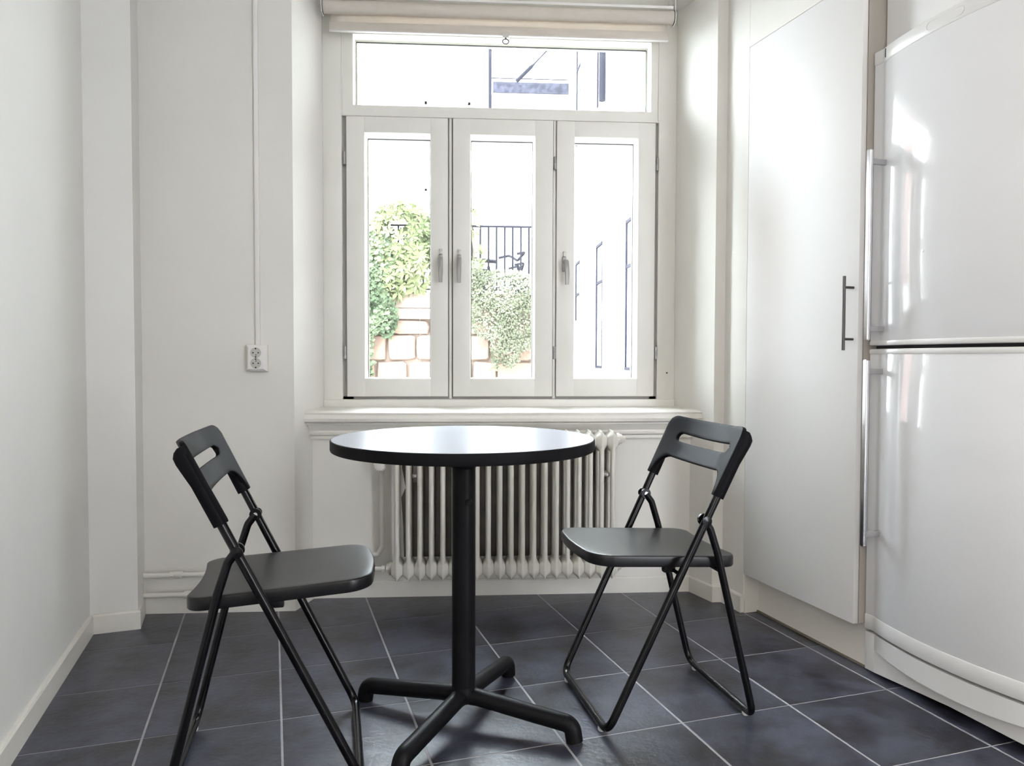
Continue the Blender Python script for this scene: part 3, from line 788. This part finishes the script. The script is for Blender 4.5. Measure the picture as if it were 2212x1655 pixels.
    for s in (-1, 1):
        sl = MB(); rings = []
        prof = [(0, .0), (.02, .0), (.10, .0), (.13, .002), (.155, .0035), (.170, .003), (.180, -.001), (.186, -.007)]
        for (v, e) in prof:
            v2 = v / .1945 * Lb_
            c_ = Vector((base.x, 0, base.z)) + dv * v2 + dn * (e * .6 + .002); w0 = s * (hw0 + (hwt - hw0) * v2 / Lb_ - (.0 if v < .18 else .002))
            dd = .0155 + e; ww = .0122 if v < .175 else .0095
            rings.append([(c_.x + dn.x * dd * cos(a) , w0 + ww * sin(a), c_.z + dn.z * dd * cos(a)) for a in [2 * pi * k / 18 for k in range(18)]])
        sl.loft(rings)
        sl.build('sleeve', M['black_back'], bo, 60)
    return ch
chA = make_chair('black folding chair on the right, facing left towards the table')
chA.location = (.5311, 2.0637, 0); chA.rotation_euler = (0, 0, -2.9884)
chB = copy_tree(chA); chB['label'] = 'black folding chair on the left, facing right towards the table'
chB.location = (-.4561, 1.8342, 0); chB.rotation_euler = (0, 0, .1662)

# ================================================================== outside the window
M['render_white'] = mat('white_render', (0.80, 0.79, 0.77), 0.9, var=0.03, vscale=2)
M['stone'] = mat('pink_granite', (0.165, 0.100, 0.074), 0.85, color2=(0.105, 0.070, 0.052), vscale=5, bump=0.6, bscale=18, bdist=.02, detail=8)
M['cap'] = mat('sandstone_cap', (0.14, 0.102, 0.078), 0.85, var=0.15, vscale=6, bump=0.5, bscale=30, bdist=.01)
M['mortar'] = mat('mortar', (0.13, 0.095, 0.075), 0.95)
M['iron'] = mat('grey_iron', (0.009, 0.009, 0.013), 0.9, spec=0.1)
M['leaf'] = mat('broad_leaf', (0.054, 0.068, 0.030), 0.8, spec=0.12, color2=(0.110, 0.120, 0.058), vscale=2.2)
M['leaf_dark'] = mat('ivy_leaf', (0.034, 0.048, 0.026), 0.8, spec=0.12, color2=(0.085, 0.104, 0.062), vscale=3)
M['leaf_small'] = mat('small_leaf', (0.047, 0.052, 0.032), 0.8, spec=0.12, color2=(0.100, 0.106, 0.072), vscale=3)
M['stem'] = mat('stem', (0.05, 0.035, 0.022), 0.8)
M['ext_frame'] = mat('exterior_window_frame', (0.012, 0.011, 0.018), 0.9, spec=.1)
M['ext_glass'] = mat('exterior_window_glass', (0.35, 0.37, 0.40), 0.05, spec=1.0)
M['beam'] = mat('galvanised_grating', (0.028, 0.028, 0.038), 0.9, spec=.1, var=0.5, vscale=14, detail=6)
M['brick'] = mat('red_render', (0.20, 0.125, 0.11), 0.9, var=0.1, vscale=1)

tag(MB().box((-14, 3.46, -.25), (14, 26, -.02)).build('ground_outside', M['slab_ext'], smooth=0), 'pale paved courtyard ground outside the window', kind='structure')

# retaining wall of rough stones
gw = empty('garden_wall', (0, 9.8, 0)); tag(gw, 'rough pink stone retaining wall with a flat cap, under the plants outside', 'stone wall')
def lg(mb): bmesh.ops.translate(mb.bm, verts=mb.bm.verts[:], vec=(0, -9.8, 0)); return mb
lg(MB().box((-2.6, 9.84, -.1), (1.25, 10.6, 1.50))).build('mortar_core', M['mortar'], gw, smooth=0)
z = -.05; row = 0
while z < 1.40:
    h = min(random.uniform(.26, .40), 1.46 - z); x = -2.6 + random.uniform(-.2, 0)
    while x < 1.22:
        w_ = random.uniform(.30, .70); x2 = min(x + w_, 1.24)
        if x2 - x > .08:
            bm = bmesh.new(); n = 14; cx_, cz_ = (x + x2) / 2, z + h / 2; a_, b_ = (x2 - x) / 2 - .003, h / 2 - .003
            outl = []
            for k in range(n):
                an = 2 * pi * k / n; c_, s_ = cos(an), sin(an)
                e = .26; rx = math.copysign(abs(c_) ** e, c_); rzz = math.copysign(abs(s_) ** e, s_)
                jt = 1 - random.uniform(0, .10)
                outl.append((cx_ + a_ * rx * jt, cz_ + b_ * rzz * jt))
            mb = MB(); pr = random.uniform(.0, .03)
            rings = [[(p[0], 9.86, p[1]) for p in outl], [(p[0], 9.80 - pr, p[1]) for p in outl],
                     [(cx_ + (p[0] - cx_) * .93, 9.775 - pr + random.uniform(-.008, .008), cz_ + (p[1] - cz_) * .93) for p in outl],
                     [(cx_ + (p[0] - cx_) * .45, 9.765 - pr + random.uniform(-.01, .01), cz_ + (p[1] - cz_) * .45) for p in outl]]
            lg(mb.loft(rings)).build('stone', M['stone'], gw, smooth=25); bm.free()
        x = x2
    z += h; row += 1
for (x0, x1) in ((-2.6, -1.75), (-1.74, -1.10), (-1.09, -.35), (-.34, .42), (.43, 1.26)):
    lg(MB().box((x0, 9.72, 1.465), (x1, 10.6, 1.60), .01)).build('cap_stone', M['cap'], gw, smooth=0)
    lg(MB().box((x0, 9.75, 1.605), (x1, 10.6, 1.80), .012)).build('cap_stone', M['cap'], gw, smooth=0)

# railing
rlg = empty('iron_railing', (0, 10.0, 1.8)); tag(rlg, 'grey iron railing of thin upright bars on top of the garden wall', 'railing')
def lr(mb): bmesh.ops.translate(mb.bm, verts=mb.bm.verts[:], vec=(0, -10.0, -1.8)); return mb
lr(MB().box((-2.5, 9.985, 2.695), (1.0, 10.015, 2.720))).build('top_rail', M['iron'], rlg, smooth=0)
lr(MB().box((-2.5, 9.99, 1.86), (1.0, 10.01, 1.88))).build('bottom_rail', M['iron'], rlg, smooth=0)
x = .985; k = 0
while x > -2.45:
    lr(MB().box((x - .013, 9.993, 1.80), (x + .013, 10.007, 2.70))).build('bar', M['iron'], rlg, smooth=0); x -= .1075; k += 1

# bicycles parked behind the railing
def bicycle(loc, rz_, label):
    b = empty('bicycle', loc, rz_); tag(b, label, 'bicycle', 'bicycles behind the railing')
    for x in (-.52, .52):
        w = MB().tube([(x + .33 * cos(2 * pi * k / 28), 0, .34 + .33 * sin(2 * pi * k / 28)) for k in range(28)], .018, 8, closed=True)
        wo = w.build('wheel', M['iron'], b)
        sp = MB()
        for k in range(10): sp.tube([(x, 0, .34), (x + .32 * cos(2 * pi * k / 10), 0, .34 + .32 * sin(2 * pi * k / 10))], .002, 4)
        sp.build('spokes', M['iron'], wo)
        MB().tube([(x + .36 * cos(a), 0, .34 + .36 * sin(a)) for a in [radians(20 + 15 * k) for k in range(9)]], .02, 6).build('mudguard', M['iron'], b)
    f_ = MB()
    for a, c_ in (((-.14, .82), (-.05, .30)), ((-.10, .62), (.40, .72)), ((-.05, .30), (.42, .62)), ((-.05, .30), (-.52, .34)), ((-.12, .60), (-.52, .34))):
        f_.tube([(a[0], 0, a[1]), (c_[0], 0, c_[1])], .024, 8)
    f_.build('frame', M['iron'], b)
    MB().tube([(.37, 0, .88), (.42, 0, .62), (.52, 0, .34)], .024, 8).build('fork', M['iron'], b)
    MB().tube(fillet([(.20, -.27, 1.00), (.36, -.22, 1.04), (.37, 0, .94), (.36, .22, 1.04), (.20, .27, 1.00)], .05), .020, 8).build('handlebar', M['iron'], b)
    MB().loft([[(x, y * w_, z_) for y, z_ in ((-1, .90), (-.6, .925), (.6, .925), (1, .90), (0, .87))] for x, w_ in ((-.27, .06), (-.24, .085), (-.15, .06), (-.02, .02), (.0, .012))]).build('saddle', M['iron'], b)
    MB().tube([(-.50, 0, .78), (-.15, 0, .76)], .018, 6).build('rack', M['iron'], b)
    return b
b1 = bicycle((.50, 11.2, 1.50), radians(28), 'dark bicycle behind the railing, its handlebar nearest the middle of the pane')
b2 = bicycle((.62, 12.6, 1.50), radians(8), 'second dark bicycle behind the railing, half hidden further right')
tag(MB().box((-6, 10.6, -.1), (6, 16, 1.50)).build('raised_yard', M['slab_ext'], smooth=0), 'raised pale yard behind the garden wall', kind='structure')

# plants: each one object of many leaves
def leaf_cloud(name, label, material, centers, n, size, cat, droop=0.2, whorl=0, stems=None, width=.32):
    mb = MB(); bm = mb.bm
    for _ in range(n):
        c, r = random.choices(centers, weights=[q[1][0] * q[1][2] for q in centers])[0]
        while True:
            v = Vector((random.uniform(-1, 1), random.uniform(-1, 1), random.uniform(-1, 1)))
            if v.length < 1: break
        v = v.normalized() * (v.length ** .45)
        p = Vector((c[0] + v.x * r[0], c[1] + v.y * r[1], c[2] + v.z * r[2]))
        cnt = whorl if whorl else 1
        ax = Vector((v.x, v.y - .4, v.z + .35)).normalized()
        ph = random.uniform(0, 6.28)
        for w_ in range(cnt):
            L = size * random.uniform(.6, 1.25)
            if whorl:
                t1 = ax.orthogonal().normalized(); t2 = ax.cross(t1); a = ph + 2 * pi * w_ / cnt
                d = (t1 * cos(a) + t2 * sin(a) + ax * .45).normalized()
            else:
                d = Vector((random.uniform(-1, 1), random.uniform(-1, .3), random.uniform(-1, .8) - droop)).normalized()
            s_ = d.cross(Vector((random.uniform(-.3, .3), -1, random.uniform(-.3, .6)))).normalized() * L * width
            nn_ = s_.cross(d).normalized() * L * .06
            v0 = bm.verts.new(p); v1 = bm.verts.new(p + d * L * .5 + s_ + nn_); v2 = bm.verts.new(p + d * L); v3 = bm.verts.new(p + d * L * .5 - s_ + nn_)
            bm.faces.new((v0, v1, v2)); bm.faces.new((v0, v2, v3))
    me = bpy.data.meshes.new('leaves'); bm.to_mesh(me); bm.free(); me.materials.append(material)
    e = empty(name, (centers[0][0][0], centers[0][0][1], 1.6)); tag(e, label, cat)
    o = bpy.data.objects.new('foliage', me); COL.objects.link(o); o['kind'] = 'stuff'; o.parent = e; o.matrix_parent_inverse = Matrix.Translation(-e.location)
    st = MB()
    for a, b in (stems or []):
        m_ = Vector(a).lerp(Vector(b), .5) + Vector((random.uniform(-.05, .05), 0, .05))
        st.tube([a, m_, b], .012, 6)
    if stems:
        so = st.build('stem', M['stem'], e); so.matrix_parent_inverse = Matrix.Translation(-e.location)
    return e
leaf_cloud('broadleaf_bush', 'tall bush with whorls of broad yellow-green leaves over the wall top', M['leaf'],
           [((-.78, 9.75, 2.45), (.42, .22, .50)), ((-.62, 9.7, 2.15), (.28, .2, .35)), ((-.95, 9.75, 2.10), (.35, .2, .35))], 420, .13, 'bush', whorl=6, width=.17,
           stems=[((-.8, 9.9, 1.8), (-.78, 9.8, 2.5)), ((-.8, 9.9, 1.8), (-.5, 9.8, 2.3)), ((-.85, 9.9, 1.8), (-1.1, 9.8, 2.3))])
leaf_cloud('ivy', 'dark green ivy hanging down the left side of the stone wall', M['leaf_dark'],
           [((-1.22, 9.62, 1.75), (.26, .10, .55)), ((-1.28, 9.62, 1.05), (.14, .08, .55)), ((-1.12, 9.66, 2.2), (.30, .14, .38)), ((-.98, 9.64, 1.50), (.15, .08, .26))], 3400, .065, 'climbing plant', droop=.5, width=.42,
           stems=[((-1.2, 9.70, 1.8), (-1.28, 9.70, .6)), ((-1.15, 9.70, 1.8), (-1.0, 9.70, 1.3))])
leaf_cloud('trailing_shrub', 'grey-green small-leaved shrub trailing over the wall in the middle pane', M['leaf_small'],
           [((.50, 9.62, 1.85), (.56, .12, .26)), ((.32, 9.60, 1.50), (.24, .08, .30)), ((.72, 9.60, 1.40), (.30, .08, .36)), ((.60, 9.60, 1.12), (.16, .06, .28)), ((.42, 9.60, 1.10), (.06, .05, .30)), ((.12, 9.62, 2.0), (.16, .12, .22))], 9000, .032, 'shrub', droop=.6, width=.36,
           stems=[((.5, 9.7, 1.8), (.35, 9.65, 1.1)), ((.6, 9.7, 1.8), (.7, 9.65, 1.05)), ((.45, 9.7, 1.8), (.52, 9.65, 1.2))])
leaf_cloud('young_tree', 'thin light green sapling leaning into the left of the middle pane', M['leaf'],
           [((.10, 9.9, 2.75), (.10, .1, .16)), ((.16, 9.9, 2.3), (.10, .1, .25))], 30, .11, 'sapling', whorl=4, width=.16, stems=[((.10, 9.95, 1.8), (.10, 9.9, 2.8))])

# right wing of the house, with tall windows, running away from the kitchen
wing = empty('house_wing', (1.75, 8, 0)); tag(wing, 'white rendered house wing with tall narrow windows seen through the right casement', 'building')
def lw(mb): bmesh.ops.translate(mb.bm, verts=mb.bm.verts[:], vec=(-1.75, -8, 0)); return mb
WY = [(5.6, 6.05), (7.35, 7.80), (9.1, 9.55), (10.9, 11.3)]; WZ = [(.84, 2.40), (4.05, 5.80)]
wm = MB(); y = 3.46
for (a, b) in WY + [(13.5, 13.5)]:
    wm.box((1.70, y, -.1), (1.95, a, 7.5))
    if b > a:
        zz = -.1
        for (c0_, c1_) in WZ: wm.box((1.70, a, zz), (1.95, b, c0_)); zz = c1_
        wm.box((1.70, a, zz), (1.95, b, 7.5))
    y = b
lw(wm).build('wall', M['render_white'], wing, smooth=0)
for (a, b) in WY:
    for (c0_, c1_) in WZ:
        f_ = MB(); t = .034
        f_.box((1.695, a, c0_), (1.80, a + t, c1_)); f_.box((1.695, b - t, c0_), (1.80, b, c1_)); f_.box((1.695, a, c0_), (1.80, b, c0_ + t)); f_.box((1.695, a, c1_ - t), (1.80, b, c1_))
        f_.box((1.70, a, c0_ + (c1_ - c0_) * .68), (1.80, b, c0_ + (c1_ - c0_) * .68 + .035))
        w_ = lw(f_).build('window', M['ext_frame'], wing, smooth=0)
        po = lw(MB().box((1.712, a + t, c0_ + t), (1.717, b - t, c1_ - t))).build('pane', M['ext_glass'], w_, smooth=0)
        lw(MB().box((1.66, a - .04, c0_ - .04), (1.74, b + .04, c0_))).build('window_sill', M['render_white'], wing, smooth=0)
lw(MB().tube([(1.64, 8.87, 4.0), (1.64, 8.87, 7.4)], .04, 10)).build('downpipe', M['iron'], wing)

# far house across the yard, with a steel balcony
fh = empty('far_house', (0, 15, 1.5)); tag(fh, 'white rendered house across the yard behind the railing', 'building')
def lf(mb): bmesh.ops.translate(mb.bm, verts=mb.bm.verts[:], vec=(0, -15, -1.5)); return mb
lf(MB().box((-1.6, 15.0, 1.4), (3.2, 15.4, 9.0))).build('wall', M['render_white'], fh, smooth=0)
for (x, z0) in ((-.75, 5.95), (-.75, 3.0)):
    f_ = MB(); f_.box((x, 14.96, z0), (x + .9, 15.0, z0 + .05)); f_.box((x, 14.96, z0), (x + .05, 15.0, z0 + 1.3)); f_.box((x + .85, 14.96, z0), (x + .9, 15.0, z0 + 1.3)); f_.box((x, 14.96, z0 + 1.25), (x + .9, 15.0, z0 + 1.3))
    w_ = lf(f_).build('window', M['fridge_trim'], fh, smooth=0)
    lf(MB().box((x + .05, 14.985, z0 + .05), (x + .85, 14.995, z0 + 1.25))).build('pane', M['ext_glass'], w_, smooth=0)
bc = empty('steel_balcony', (1.05, 11.9, 5.2)); tag(bc, 'grey steel balcony with a speckled grating beam high up behind the transom light', 'balcony')
def lb(mb): bmesh.ops.translate(mb.bm, verts=mb.bm.verts[:], vec=(-1.05, -11.9, -5.2)); return mb
lb(MB().box((.47, 11.85, 5.12), (1.66, 11.90, 5.28))).build('edge_beam', M['beam'], bc, smooth=0)
lb(MB().box((.47, 11.90, 5.24), (1.66, 14.98, 5.28))).build('platform', M['render_white'], bc, smooth=0)
lb(MB().box((.40, 11.85, 4.5), (.45, 11.90, 7.0))).build('post', M['iron'], bc, smooth=0)
lb(MB().tube([(.84, 11.87, 5.30), (1.06, 11.87, 5.52), (1.12, 11.87, 5.58), (1.42, 11.87, 5.9)], [.03, .03, .012, .012], 8)).build('brace', M['iron'], bc)
lb(MB().tube([(.42, 11.87, 5.34), (1.66, 11.87, 5.34)], .009, 8)).build('lower_rail', M['iron'], bc)
for x in (.98, 1.16, 1.34, 1.52): lb(MB().tube([(x, 11.87, 5.34), (x, 11.87, 6.2)], .004, 6)).build('baluster', M['iron'], bc)
lb(MB().tube([(.42, 11.87, 6.2), (1.66, 11.87, 6.2)], .012, 8)).build('handrail', M['iron'], bc)
lb(MB().box((.45, 11.90, 4.25), (1.66, 14.98, 4.27))).build('lower_slab', M['render_white'], bc, smooth=0)
rh = empty('red_house', (-12, 18, 0)); tag(rh, 'dull red rendered house left of the yard, seen mirrored in the refrigerator door', 'building')
def lh(mb): bmesh.ops.translate(mb.bm, verts=mb.bm.verts[:], vec=(12, -18, 0)); return mb
lh(MB().box((-12.8, 16.0, -.1), (-10.6, 20, 12))).build('wall', M['brick'], rh, smooth=0)
for y in (16.5, 18.4):
    for z in (1.2, 4.2, 7.2):
        w_ = lh(MB().box((-10.6, y, z), (-10.56, y + .9, z + 1.5))).build('window', M['fridge_trim'], rh, smooth=0)
        lh(MB().box((-10.57, y + .08, z + .08), (-10.55, y + .82, z + 1.42))).build('pane', M['ext_glass'], w_, smooth=0)

bpy.context.view_layer.update()
